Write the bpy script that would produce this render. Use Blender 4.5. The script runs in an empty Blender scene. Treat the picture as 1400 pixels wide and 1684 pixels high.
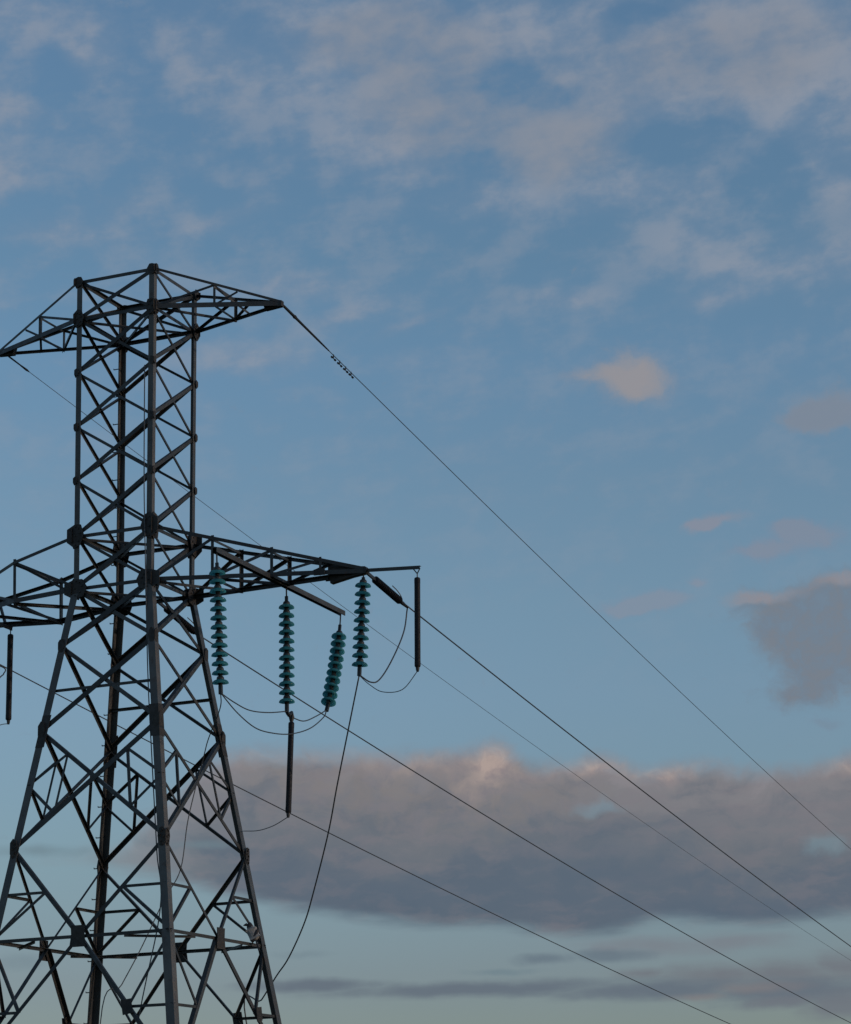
import bpy, bmesh, math, random
from mathutils import Vector, Matrix

# ------------------------------------------------------------------ scene, camera, light
S = bpy.context.scene
COL = S.collection
random.seed(7)
HEAD = math.radians(23.009)          # compass heading of the view, from +Y towards -X
PITCH = math.radians(15.638)
ROLL = math.radians(-1.327)
fwd = Vector((-math.sin(HEAD) * math.cos(PITCH), math.cos(HEAD) * math.cos(PITCH), math.sin(PITCH)))
rgt = Vector((math.cos(HEAD), math.sin(HEAD), 0))
upv = rgt.cross(fwd)
R = rgt * math.cos(ROLL) + upv * math.sin(ROLL)
U = -rgt * math.sin(ROLL) + upv * math.cos(ROLL)
cam_data = bpy.data.cameras.new('camera')
cam = bpy.data.objects.new('camera', cam_data)
COL.objects.link(cam)
M = Matrix.Identity(4)
for i in range(3):
    M[i][0], M[i][1], M[i][2] = R[i], U[i], -fwd[i]
cam.matrix_world = Matrix.Translation((20.367, -35.152, 1.640)) @ M
cam_data.sensor_fit = 'HORIZONTAL'
cam_data.sensor_width = 36
cam_data.lens = 36 * 3993.4 / 1400
cam_data.clip_start, cam_data.clip_end = 0.1, 6000
S.camera = cam
S.render.resolution_x, S.render.resolution_y = 851, 1024
S.view_settings.view_transform = 'Standard'
S.view_settings.look = 'None'
S.view_settings.exposure = 0
S.view_settings.gamma = 1

SUN_DIR = Vector((1.0, 0.10, 0.085)).normalized()     # towards the low sun, off to the right
sun_data = bpy.data.lights.new('sun', 'SUN')
sun_data.energy = .8
sun_data.angle = math.radians(0.6)
sun_data.color = (1.0, 0.80, 0.66)
sun = bpy.data.objects.new('sun', sun_data)
COL.objects.link(sun)
sun.rotation_euler = SUN_DIR.to_track_quat('Z', 'Y').to_euler()


def lin(r, g, b):
    def f(c):
        c /= 255
        return c / 12.92 if c <= .04045 else ((c + .055) / 1.055) ** 2.4
    return (f(r), f(g), f(b), 1)


class NT:
    """tiny helper that writes shader math"""
    def __init__(self, tree):
        self.t = tree

    def put(self, sock, v):
        if isinstance(v, bpy.types.NodeSocket):
            self.t.links.new(v, sock)
        elif v is not None:
            sock.default_value = v

    def node(self, kind, **kw):
        n = self.t.nodes.new(kind)
        for k, v in kw.items():
            setattr(n, k, v)
        return n

    def m(self, op, a, b=None, c=None, clamp=False):
        n = self.node('ShaderNodeMath', operation=op, use_clamp=clamp)
        for s, v in zip(n.inputs, (a, b, c)):
            self.put(s, v)
        return n.outputs[0]

    def v(self, op, a, b=None, out=0):
        n = self.node('ShaderNodeVectorMath', operation=op)
        self.put(n.inputs[0], a)
        if b is not None:
            self.put(n.inputs[3] if op == 'SCALE' else n.inputs[1], b)
        return n.outputs[out]

    def xyz(self, a, b, c):
        n = self.node('ShaderNodeCombineXYZ')
        for s, v in zip(n.inputs, (a, b, c)):
            self.put(s, v)
        return n.outputs[0]

    def sstep(self, x, a, b):
        n = self.node('ShaderNodeMapRange', interpolation_type='SMOOTHSTEP')
        for s, v in zip(n.inputs, (x, a, b, 0.0, 1.0)):
            self.put(s, v)
        return n.outputs[0]

    def lstep(self, x, a, b, c=0.0, d=1.0):
        n = self.node('ShaderNodeMapRange')
        for s, v in zip(n.inputs, (x, a, b, c, d)):
            self.put(s, v)
        return n.outputs[0]

    def mix(self, f, a, b, blend='MIX'):
        n = self.node('ShaderNodeMix', data_type='RGBA', blend_type=blend)
        n.clamp_result = False
        self.put(n.inputs[0], f)
        self.put(n.inputs[6], a)
        self.put(n.inputs[7], b)
        return n.outputs[2]

    def noise(self, vec, scale, detail=6, rough=.55, dist=0.0, color=False):
        n = self.node('ShaderNodeTexNoise')
        self.put(n.inputs['Vector'], vec)
        n.inputs['Scale'].default_value = scale
        n.inputs['Detail'].default_value = detail
        n.inputs['Roughness'].default_value = rough
        n.inputs['Distortion'].default_value = dist
        return n.outputs[1 if color else 0]

    def curve(self, x, pts, x0, x1, y0, y1):
        """piecewise curve y(x) with its own ranges"""
        n = self.node('ShaderNodeFloatCurve')
        self.put(n.inputs['Value'], self.lstep(x, x0, x1))
        c = n.mapping.curves[0]
        P = [((a - x0) / (x1 - x0), (b - y0) / (y1 - y0)) for a, b in pts]
        c.points[0].location = P[0]
        c.points[1].location = P[-1]
        for p in P[1:-1]:
            c.points.new(*p)
        for p in c.points:
            p.handle_type = 'AUTO'
        n.mapping.update()
        return self.m('ADD', self.m('MULTIPLY', n.outputs[0], y1 - y0), y0)

    def ramp(self, x, stops, interp='LINEAR'):
        n = self.node('ShaderNodeValToRGB')
        self.put(n.inputs[0], x)
        n.color_ramp.interpolation = interp
        el = n.color_ramp.elements
        el[0].position, el[0].color = stops[0]
        el[1].position, el[1].color = stops[-1]
        for p, c in stops[1:-1]:
            e = el.new(p)
            e.color = c
        return n.outputs[0]


# ------------------------------------------------------------------ sky with clouds (by compass direction and elevation)
SKY_TEST = False
VEIL = [(-1.29, 26.741, 1.928, 1.291, 0.5, 0.0), (-1.914, 27.16, 1.129, 0.717, 0.3, 0.0), (0.251, 25.466, 1.43, 0.861, 0.7, 0.0), (-0.715, 24.296, 1.732, 0.646, 0.7, 0.0), (0.692, 24.477, 1.103, 0.574, 0.4, 0.0), (1.064, 26.418, 1.442, 0.717, 0.45, 0.0), (3.127, 26.83, 1.769, 0.574, 0.6, 0.0), (3.787, 24.087, 1.572, 0.717, 0.85, 0.0), (5.258, 25.547, 1.749, 0.789, 0.7, 0.0), (6.163, 25.076, 1.742, 0.717, 0.5, 0.0), (8.122, 26.599, 1.925, 0.717, 0.8, 0.0), (10.238, 26.007, 1.437, 1.148, 0.9, 0.0), (8.793, 25.166, 1.744, 0.717, 0.55, 0.0), (5.738, 23.003, 1.715, 0.43, 0.55, 0.0), (7.038, 21.726, 1.544, 0.574, 0.4, 0.0), (8.049, 20.981, 1.383, 0.287, 0.5, 0.0), (9.644, 24.264, 0.944, 0.717, 0.35, 0.0), (-8.325, 26.372, 0.801, 0.603, 0.6, 0.0), (-5.373, 26.038, 0.958, 0.717, 0.5, 0.0), (-6.156, 26.712, 0.964, 0.574, 0.3, 0.0), (-10.252, 24.913, 0.696, 0.402, 0.8, 0.0), (-10.544, 23.515, 0.626, 0.488, 0.7, 0.0), (-10.107, 26.84, 0.804, 0.574, 0.5, 0.0), (10.536, 23.073, 0.702, 0.717, 0.6, 0.0), (10.15, 21.005, 1.229, 0.574, 0.5, 0.0), (7.407, 20.358, 0.918, 0.258, 0.5, 0.0), (3.631, 20.56, 0.919, 0.201, 0.5, 0.0), (-5.135, 22.521, 1.165, 0.201, 0.55, 14.0), (-9.006, 22.182, 1.394, 0.316, 0.4, 0.0), (-7.503, 22.788, 0.934, 0.287, 0.3, 0.0), (-3.231, 20.929, 1.229, 0.287, 0.55, 0.0), (-4.454, 19.293, 1.368, 0.316, 0.5, 0.0), (-2.019, 20.281, 1.224, 0.201, 0.45, 14.0), (-0.195, 20.111, 0.917, 0.115, 0.4, 20.0), (-3.501, 25.78, 1.434, 0.861, 0.35, 0.0), (2.344, 22.879, 1.869, 0.373, 0.35, 0.0), (2.217, 25.687, 0.955, 0.373, -0.55, 0.0), (3.604, 25.214, 0.634, 0.287, -0.6, 0.0), (6.649, 24.139, 1.336, 0.488, -0.6, 0.0), (5.961, 26.957, 0.805, 0.23, -0.55, 0.0), (1.526, 23.822, 0.784, 0.373, -0.45, 0.0), (-9.39, 25.779, 0.637, 0.717, -0.3, 0.0), (-7.008, 26.278, 0.48, 0.861, -0.3, 0.0), (8.948, 23.066, 0.936, 0.861, -0.3, 0.0)]
VEILWARM = [(3.322, 24.107, 2.358, 1.004, 1.0, 0.0), (8.084, 26.051, 3.992, 1.291, 1.0, 0.0), (0.251, 25.466, 2.225, 1.291, 1.0, 0.0), (-0.969, 27.013, 2.255, 0.717, 1.0, 0.0)]
RIGHTCLOUD = [(9.14, 13.002, 1.325, 0.574, 0.9, 0.0), (10.033, 13.444, 0.885, 0.402, 0.8, 0.0), (7.786, 13.291, 0.663, 0.201, 0.8, 0.0), (8.533, 12.54, 0.882, 0.516, 0.7, 0.0), (9.324, 11.506, 1.098, 0.717, 1.0, 0.0), (8.714, 10.903, 0.731, 0.287, 0.5, 0.0), (9.947, 12.247, 0.881, 0.717, 0.9, 0.0), (8.949, 12.305, 0.881, 0.574, 0.4, 0.0)]
RIGHTLIT = [(8.151, 13.342, 1.032, 0.23, 1.0, 0.0), (9.974, 13.632, 0.886, 0.258, 1.0, 0.0), (7.424, 13.31, 0.442, 0.143, 1.0, 0.0)]
BANKHOLES = [(3.939, 8.672, 0.755, 0.287, 1.0, 0.0), (9.173, 7.599, 0.637, 0.373, 1.0, 0.0), (6.335, 9.346, 0.436, 0.172, 0.4, 0.0)]
BANKWARM = [(-1.308, 9.121, 2.906, 0.646, 0.7, 0.0), (1.713, 8.768, 2.903, 1.004, 0.8, 0.0), (6.645, 7.2, 1.302, 0.717, 0.55, 0.0), (-3.755, 9.584, 1.746, 0.43, 0.6, 0.0)]
BANKCREST = [(1.455, 9.767, 0.582, 0.373, 1.0, 0.0), (1.15, 9.207, 0.727, 0.373, 0.5, 0.0), (-0.282, 9.781, 1.31, 0.258, 0.5, 0.0), (3.978, 9.604, 0.728, 0.23, 0.95, 0.0), (5.332, 9.329, 0.523, 0.172, 0.7, 0.0), (6.054, 9.442, 0.727, 0.143, 0.5, 0.0), (-4.041, 9.927, 0.874, 0.172, 0.5, 0.0), (-2.163, 9.93, 0.874, 0.143, 0.4, 0.0), (9.744, 9.374, 0.378, 0.23, 0.8, 0.0), (2.746, 9.446, 0.727, 0.201, 0.4, 0.0)]
BANKDARK = [(4.082, 7.009, 3.18, 0.574, 0.75, 0.0), (-1.066, 6.582, 3.322, 0.43, 0.5, 0.0), (6.587, 6.158, 2.886, 0.287, 0.7, 0.0), (4.124, 7.99, 1.739, 0.574, 0.3, 0.0), (-3.339, 7.323, 1.736, 0.574, 0.25, 0.0)]
PUFFS = [([(5.148, 18.994, 0.698, 0.545, 0.85, 0.0), (5.617, 18.471, 0.877, 0.459, 0.85, 0.0), (4.528, 18.638, 0.908, 0.316, 0.75, 0.0), (5.255, 18.132, 0.755, 0.344, 0.5, 0.0), (3.709, 18.846, 0.667, 0.172, 0.5, 0.0)], 1.35, 0.95, (132, 140, 155), (148, 146, 151)),
         ([(10.044, 17.596, 1.054, 0.488, 1.0, 0.0), (9.588, 17.374, 0.752, 0.287, 1.0, 0.0)], 0.7, 0.7, (125, 138, 155), (130, 136, 148)),
         ([(7.215, 15.202, 0.773, 0.187, 1.0, 12.0), (6.647, 15.019, 0.386, 0.129, 1.0, 0.0)], 1.0, 0.7, (130, 141, 158), (140, 141, 154)),
         ([(9.325, 14.666, 0.919, 0.316, 1.0, 0.0), (8.071, 14.371, 0.889, 0.201, 1.0, 0.0), (8.832, 14.895, 0.445, 0.201, 1.0, 0.0)], 0.8, 0.55, (125, 138, 158), (136, 138, 152)),
         ([(5.532, 13.358, 1.18, 0.23, 1.0, 0.0), (6.548, 13.782, 0.266, 0.172, 1.0, 0.0), (4.94, 13.213, 0.884, 0.172, 1.0, 0.0)], 0.8, 0.5, (125, 142, 162), (138, 142, 156)),
         ([(9.385, 10.305, 0.35, 0.143, 1.0, 0.0), (8.131, 10.721, 0.263, 0.115, 0.6, 0.0)], 0.8, 0.45, (118, 135, 155), (118, 135, 152))]
STREAKS = [([(5.139, 5.36, 2.45, 0.316, 1.0, 0.0), (6.687, 5.42, 1.874, 0.258, 1.0, 0.0), (4.151, 5.334, 1.153, 0.201, 1.0, 0.0)], 1.0, 0.65, (120, 124, 133)),
           ([(2.448, 5.146, 0.864, 0.172, 1.0, 0.0), (4.003, 5.172, 1.297, 0.187, 1.0, 0.0)], 0.8, 0.8, (102, 117, 129)),
           ([(8.174, 4.653, 2.447, 0.43, 1.0, 0.0), (6.504, 4.64, 1.727, 0.373, 1.0, 0.0), (9.424, 4.746, 1.152, 0.43, 1.0, 0.0), (4.829, 4.761, 1.296, 0.201, 0.8, 0.0)], 1.0, 0.9, (112, 117, 125)),
           ([(1.155, 4.487, 5.181, 0.244, 1.0, 0.0), (-2.796, 4.641, 2.159, 0.215, 1.0, 0.0), (5.091, 4.367, 3.309, 0.301, 1.0, 0.0), (8.147, 4.216, 2.446, 0.373, 1.0, 0.0)], 0.8, 0.92, (100, 111, 123)),
           ([(9.227, 3.866, 1.15, 0.488, 1.0, 0.0), (7.995, 4.003, 1.151, 0.23, 1.0, 0.0)], 0.9, 0.85, (110, 116, 125)),
           ([(7.461, 4.335, 1.295, 0.172, 1.0, 0.0), (6.06, 4.173, 0.863, 0.115, 1.0, 0.0)], 1.0, 0.55, (128, 122, 124)),
           ([(1.449, 4.867, 1.152, 0.1, 1.0, 0.0), (-5.334, 7.91, 0.869, 0.143, 1.0, 0.0), (-9.286, 7.792, 1.303, 0.201, 1.0, 0.0)], 0.9, 0.6, (108, 128, 138)),
           ([(-9.649, 5.31, 0.865, 0.258, 1.0, 0.0), (-3.071, 5.366, 0.865, 0.115, 1.0, 0.0)], 0.9, 0.45, (112, 130, 140))]
BANKTOP = [(-10.117, 7.515), (-8.444, 7.721), (-7.462, 7.996), (-6.759, 8.552), (-5.909, 9.321), (-5.194, 9.938), (-4.474, 10.102), (-3.319, 10.032), (-2.16, 10.086), (-1.002, 10.023), (0.158, 10.027), (0.959, 10.121), (1.498, 10.192), (1.97, 10.008), (2.466, 9.71), (3.188, 9.687), (3.843, 9.807), (4.414, 9.674), (5.051, 9.453), (5.774, 9.567), (6.774, 9.526), (7.619, 9.348), (8.474, 9.394), (9.329, 9.493), (9.901, 9.604)]
BANKBOT = [(-10.114, 7.404), (-8.72, 7.457), (-7.313, 7.339), (-5.898, 6.992), (-4.764, 6.728), (-3.914, 6.465), (-2.779, 6.279), (-1.36, 6.085), (0.059, 5.915), (1.478, 5.825), (3.174, 5.64), (4.166, 5.667), (5.162, 5.831), (6.847, 5.774), (8.245, 5.779), (9.639, 5.863)]
BANKFADE = [(-10.826, 0.25), (-8.027, 0.45), (-6.471, 0.75), (-4.478, 0.96), (1.256, 0.98), (11.147, 0.98)]
def BANKRAMP(c):
    return [(0, c(134, 131, 136)), (.12, c(126, 125, 130)), (.28, c(116, 118, 125)), (.48, c(106, 112, 121)), (.72, c(96, 106, 119)), (1, c(90, 103, 117))]
TINT = [(0, (1.17, 1.27, 1.906, 1)), (0.09, (1.17, 1.27, 1.906, 1)), (0.12, (1.24, 1.251, 1.786, 1)), (0.19, (1.549, 1.59, 1.882, 1)), (0.27999999999999997, (1.89, 1.882, 2.13, 1)), (0.335, (1.994, 1.994, 2.151, 1)), (0.40499999999999997, (2.034, 2.058, 2.183, 1)), (0.47750000000000004, (2.022, 2.151, 2.322, 1)), (0.54, (1.994, 2.147, 2.267, 1)), (0.6875, (2.141, 2.25, 2.417, 1)), (1, (2.141, 2.25, 2.417, 1))]

def build_world():
    w = bpy.data.worlds.new('World')
    S.world = w
    w.use_nodes = True
    t = w.node_tree
    t.nodes.clear()
    n = NT(t)
    out = n.node('ShaderNodeOutputWorld')
    bg = n.node('ShaderNodeBackground')
    t.links.new(bg.outputs[0], out.inputs[0])
    STR = 0.1
    bg.inputs['Strength'].default_value = STR
    sky = n.node('ShaderNodeTexSky', sky_type='NISHITA')
    sky.sun_disc = False
    sky.sun_elevation = math.asin(SUN_DIR.z)
    sky.sun_rotation = math.atan2(SUN_DIR.x, SUN_DIR.y)
    sky.altitude = 100
    sky.air_density = 1.0
    sky.dust_density = 0.6
    sky.ozone_density = 2.0
    if SKY_TEST:
        t.links.new(sky.outputs[0], bg.inputs[0])
        return
    d = n.node('ShaderNodeTexCoord').outputs['Generated']
    d = n.v('NORMALIZE', d)
    sp = n.node('ShaderNodeSeparateXYZ')
    n.put(sp.inputs[0], d)
    ch, sh = math.cos(HEAD), math.sin(HEAD)
    x, y, z = sp.outputs
    rx = n.m('ADD', n.m('MULTIPLY', x, ch), n.m('MULTIPLY', y, sh))
    fy = n.m('ADD', n.m('MULTIPLY', x, -sh), n.m('MULTIPLY', y, ch))
    D = 180 / math.pi
    u = n.m('MULTIPLY', n.m('ARCTAN2', rx, fy), D)     # degrees right of the view heading
    v = n.m('MULTIPLY', n.m('ARCSINE', z), D)          # degrees above the horizon
    p = n.xyz(u, v, 0.0)
    # clear sky: Nishita, its white balance corrected by elevation
    tint = n.ramp(n.lstep(v, 0, 40), TINT)
    col = n.mix(1.0, sky.outputs[0], tint, 'MULTIPLY')
    K = 1 / STR

    def c(r, g, b):
        l = lin(r, g, b)
        return (l[0] * K, l[1] * K, l[2] * K, 1)

    # wandering coordinates
    wl = n.v('SCALE', n.v('SUBTRACT', n.noise(p, .40, 2, .4, color=True), (.5, .5, .5)), 1.8)
    ws = n.v('SCALE', n.v('SUBTRACT', n.noise(p, 1.3, 4, .5, color=True), (.5, .5, .5)), 1.0)
    pl = n.v('ADD', n.v('ADD', p, wl), n.v('SCALE', ws, .8))
    ps = n.v('ADD', p, ws)

    def blob(pp, b):
        cu, cv, su, sv, wt, rot = b
        q = n.v('SUBTRACT', pp, (cu, cv, 0))
        if rot:
            r = n.node('ShaderNodeVectorRotate', rotation_type='Z_AXIS')
            n.put(r.inputs['Vector'], q)
            r.inputs['Angle'].default_value = math.radians(-rot)
            q = r.outputs[0]
        q = n.v('MULTIPLY', q, (1 / su, 1 / sv, 0))
        return n.v('LENGTH', q, out=1)

    def soft_sum(pp, blobs):
        s = 0.0
        for b in blobs:
            g = n.m('EXPONENT', n.m('MULTIPLY', n.m('POWER', blob(pp, b), 2.0), -1.0))
            s = n.m('MULTIPLY_ADD', g, b[4], s)
        return s

    def union(pp, blobs):
        s = -9.0
        for b in blobs:
            s = n.m('MAXIMUM', s, n.m('SUBTRACT', b[4], blob(pp, b)))
        return s

    # high thin veil
    rot = n.node('ShaderNodeVectorRotate', rotation_type='Z_AXIS')
    n.put(rot.inputs['Vector'], p)
    rot.inputs['Angle'].default_value = math.radians(-8)
    rp = rot.outputs[0]
    f1 = n.noise(n.v('MULTIPLY', rp, (.60, 1.0, 1.0)), .62, 4, .5)
    f2 = n.noise(n.v('MULTIPLY', n.v('ADD', rp, n.v('SCALE', ws, .25)), (.75, 1.15, 1)), 1.15, 7, .58)
    f4 = n.noise(n.v('MULTIPLY', rp, (.45, 1.6, 1)), 2.4, 5, .55)
    cover = n.m('MAXIMUM', soft_sum(n.v('ADD', p, n.v('SCALE', ws, .35)), VEIL), 0.0)
    tex = n.m('ADD', n.m('ADD', n.m('MULTIPLY', f1, .46), n.m('MULTIPLY', f2, .44)), n.m('MULTIPLY', f4, .10))
    dens = n.m('MULTIPLY', cover, n.lstep(tex, .37, .61, .30, 1.6))
    faint = n.m('MULTIPLY', n.sstep(tex, .42, .64), n.lstep(v, 11, 22, .02, .33))
    dens = n.m('ADD', dens, faint)
    dens = n.m('SUBTRACT', 1.0, n.m('EXPONENT', n.m('MULTIPLY', dens, -1.5)))
    warm = n.sstep(soft_sum(pl, VEILWARM), .1, 1.0)
    vcol = n.mix(n.sstep(tex, .42, .60), c(120, 139, 162), c(144, 152, 166))
    col = n.mix(n.m('MULTIPLY', dens, .93), col, n.mix(n.m('MULTIPLY', warm, .8), vcol, c(140, 144, 154)))

    # small puffs and wisps
    fs = n.m('SUBTRACT', n.noise(n.v('MULTIPLY', ps, (.9, 1.15, 1)), 2.0, 8, .66), .5)
    pq = n.v('ADD', p, n.v('SCALE', ws, .5))
    for blobs, soft, amt, cc, cd in PUFFS:
        g = n.m('ADD', soft_sum(pq, blobs), n.m('MULTIPLY', fs, 1.1))
        dd = n.m('MULTIPLY', n.sstep(g, .12, .15 + soft), amt)
        cmix = n.mix(n.sstep(g, .4, 1.1), c(*cc), c(*cd))
        col = n.mix(dd, col, cmix)

    # grey cloud at the right
    f3 = n.noise(n.v('ADD', p, ws), 2.1, 7, .62)
    g = n.m('ADD', soft_sum(pq, RIGHTCLOUD), n.m('MULTIPLY', fs, 1.1))
    dd = n.m('MULTIPLY', n.sstep(g, .10, 1.0), n.lstep(f3, .35, .6, .62, .95))
    lit = n.m('MULTIPLY', n.sstep(n.m('ADD', soft_sum(pq, RIGHTLIT), n.m('MULTIPLY', fs, .5)), .35, 1.05), .85)
    body = n.mix(n.sstep(f3, .36, .66), c(112, 122, 136), c(119, 127, 138))
    col = n.mix(dd, col, n.mix(lit, body, c(146, 141, 147)))

    # low cloud bank with a lit crest
    e1 = n.m('SUBTRACT', n.noise(n.v('MULTIPLY', ps, (.8, 1.1, 1)), 1.0, 6, .6), .5)
    e2 = n.m('SUBTRACT', n.noise(n.v('MULTIPLY', p, (.30, 1.6, 1)), 1.5, 6, .55), .5)
    top = n.m('ADD', n.curve(u, BANKTOP, -11, 11, 6, 12), n.m('MULTIPLY', e1, .75))
    bot = n.m('ADD', n.curve(u, BANKBOT, -11, 11, 4, 9), n.m('MULTIPLY', e2, .55))
    depth = n.m('SUBTRACT', top, v)
    dens = n.m('MULTIPLY', n.sstep(depth, -.24, .46), n.sstep(n.m('SUBTRACT', v, bot), -.18, .34))
    holes = n.sstep(n.m('ADD', union(ps, BANKHOLES), n.m('MULTIPLY', e1, .9)), -.1, .8)
    dens = n.m('MULTIPLY', dens, n.m('SUBTRACT', 1.0, n.m('MULTIPLY', holes, .45)))
    dens = n.m('MULTIPLY', dens, n.curve(u, BANKFADE, -11, 11, 0, 1))
    f5 = n.noise(n.v('MULTIPLY', n.v('ADD', p, n.v('SCALE', ws, .5)), (.50, 1.5, 1)), 1.7, 6, .58)
    bb = n.noise(n.v('MULTIPLY', pl, (.45, 1.2, 1)), .9, 6, .58)
    relh = n.m('ADD', depth, n.m('MULTIPLY', n.m('SUBTRACT', bb, .5), 3.4))
    bank = n.ramp(n.lstep(relh, 0, 4.3), BANKRAMP(c), 'EASE')
    bank = n.mix(n.m('MULTIPLY', n.m('MINIMUM', soft_sum(ps, BANKWARM), 1.0), n.lstep(f3, .36, .62, .1, .65)), bank, c(128, 122, 121))
    bank = n.mix(n.m('MULTIPLY', n.sstep(f5, .44, .64), .40), bank, c(126, 121, 127))
    bank = n.mix(n.m('MULTIPLY', n.sstep(bb, .50, .68), .35), bank, c(90, 102, 116))
    bank = n.mix(n.m('MINIMUM', soft_sum(ps, BANKCREST), 1.0), bank, n.mix(n.lstep(f3, .36, .62), c(146, 133, 134), c(173, 156, 149)))
    bank = n.mix(n.m('MINIMUM', soft_sum(ps, BANKDARK), .85), bank, c(86, 101, 117))
    col = n.mix(dens, col, bank)

    # streaks under the bank
    for blobs, soft, amt, cc in STREAKS:
        pst = n.v('ADD', p, n.v('MULTIPLY', ws, (1.3, .16, 0)))
        g = n.m('ADD', union(pst, blobs), n.m('MULTIPLY', e2, .9))
        col = n.mix(n.m('MULTIPLY', n.sstep(g, -.15, soft), amt), col, c(*cc))
    t.links.new(col, bg.inputs[0])


build_world()

# ------------------------------------------------------------------ materials
def material(name, base, rough=.6, metal=0.0, vary=None, scale=6.0, bump=0.0, member=False, **extra):
    m = bpy.data.materials.new(name)
    m.use_nodes = True
    t = m.node_tree
    n = NT(t)
    b = t.nodes['Principled BSDF']
    b.inputs['Roughness'].default_value = rough
    b.inputs['Metallic'].default_value = metal
    for k, val in extra.items():
        b.inputs[k.replace('_', ' ')].default_value = val
    co = n.node('ShaderNodeTexCoord').outputs['Object']
    if vary:
        f = n.noise(co, scale, 7, .62)
        colr = n.ramp(f, [(.30, (*base, 1)), (.52, (*[(a + c2) / 2 for a, c2 in zip(base, vary)], 1)), (.72, (*vary, 1))])
        if member:
            rnd = n.node('ShaderNodeObjectInfo').outputs['Random']
            colr = n.mix(1.0, colr, n.ramp(rnd, [(0, (.62, .66, .68, 1)), (.5, (1, 1, 1, 1)), (1, (1.6, 1.5, 1.38, 1))]), 'MULTIPLY')
            colr = n.mix(n.m('MULTIPLY', n.sstep(n.noise(co, 7.5, 5, .6), .56, .70), .55), colr, (.050, .024, .013, 1))
        n.put(b.inputs['Base Color'], colr)
        n.put(b.inputs['Roughness'], n.lstep(n.noise(co, scale * 3, 4), .3, .7, rough - .12, rough + .12))
    else:
        b.inputs['Base Color'].default_value = (*base, 1)
    if bump:
        bn = n.node('ShaderNodeBump')
        bn.inputs['Strength'].default_value = bump
        bn.inputs['Distance'].default_value = .02
        n.put(bn.inputs['Height'], n.noise(co, scale * 5, 6))
        t.links.new(bn.outputs[0], b.inputs['Normal'])
    return m


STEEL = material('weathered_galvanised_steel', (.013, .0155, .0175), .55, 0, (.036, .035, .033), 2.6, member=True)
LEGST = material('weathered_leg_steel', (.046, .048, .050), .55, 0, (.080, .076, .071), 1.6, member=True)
PLATE = material('rust_stained_steel', (.016, .016, .016), .7, 0, (.040, .031, .025), 5)
FITTING = material('dark_cast_fitting', (.035, .037, .04), .5, .4)
POLYMER = material('black_polymer', (.004, .004, .007), .6, 0, (.008, .008, .012), 9, Specular_IOR_Level=.3)
CABLE = material('weathered_aluminium_strand', (.055, .060, .068), .5, .35, (.085, .09, .095), 30)
GLASS = material('teal_toughened_glass', (.06, .26, .28), .06, 0)
_t = GLASS.node_tree
_p, _o = _t.nodes['Principled BSDF'], _t.nodes['Material Output']
_tr, _mx = _t.nodes.new('ShaderNodeBsdfTranslucent'), _t.nodes.new('ShaderNodeMixShader')
_tr.inputs[0].default_value = (.36, .76, .79, 1)
_mx.inputs[0].default_value = .64
_t.links.new(_p.outputs[0], _mx.inputs[1])
_t.links.new(_tr.outputs[0], _mx.inputs[2])
_t.links.new(_mx.outputs[0], _o.inputs[0])
CONCRETE = material('concrete', (.28, .27, .25), .9, 0, (.38, .37, .35), 3, .4)

# ------------------------------------------------------------------ builders
def link(name, bm, mat, parent=None, smooth=False):
    me = bpy.data.meshes.new(name)
    bmesh.ops.recalc_face_normals(bm, faces=bm.faces)
    bm.to_mesh(me)
    bm.free()
    me.materials.append(mat)
    if smooth:
        for p in me.polygons:
            p.use_smooth = True
    o = bpy.data.objects.new(name, me)
    COL.objects.link(o)
    if parent:
        o.parent = parent
    return o


def thing(name, label, cat, loc=(0, 0, 0), group=None):
    o = bpy.data.objects.new(name, None)
    o.empty_display_size = .2
    COL.objects.link(o)
    o.location = loc
    return tag(o, label, cat, group)


def tag(o, label, cat, group=None):
    o['label'] = label
    o['category'] = cat
    if group:
        o['group'] = group
    return o


def extrude_profile(bm, p0, p1, ex, ey, pts):
    """prism from p0 to p1 with a profile in the (ex, ey) plane"""
    a = [bm.verts.new(p0 + ex * x + ey * y) for x, y in pts]
    b = [bm.verts.new(p1 + ex * x + ey * y) for x, y in pts]
    k = len(pts)
    for i in range(k):
        bm.faces.new((a[i], a[(i + 1) % k], b[(i + 1) % k], b[i]))
    bm.faces.new(a[::-1])
    bm.faces.new(b)


def angle_bar(p0, p1, nrm, w, off=0.0, out=1, t=None, bm=None, side=1, back=None):
    """rolled L section: one flange in the face, the other standing out (out=1) or in (out=-1)"""
    bm = bm or bmesh.new()
    p0, p1 = Vector(p0), Vector(p1)
    d = (p1 - p0).normalized()
    n = (Vector(nrm) - d * d.dot(Vector(nrm))).normalized()
    s = d.cross(n)
    if s.z < 0:
        s = -s
    s = s * side
    t = t or max(.006, w * .1)
    b = back or w
    h = w / 2
    prof = [(-h, 0), (h, 0), (h, b * out), (h - t, b * out), (h - t, t * out), (-h, t * out)]
    o = n * off
    extrude_profile(bm, p0 + o, p1 + o, s, n, prof)
    return bm


def box_bar(p0, p1, upd, w, h, bm=None):
    bm = bm or bmesh.new()
    p0, p1 = Vector(p0), Vector(p1)
    d = (p1 - p0).normalized()
    s = d.cross(Vector(upd)).normalized()
    u = s.cross(d)
    extrude_profile(bm, p0, p1, s, u, [(-w / 2, -h / 2), (w / 2, -h / 2), (w / 2, h / 2), (-w / 2, h / 2)])
    return bm


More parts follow.
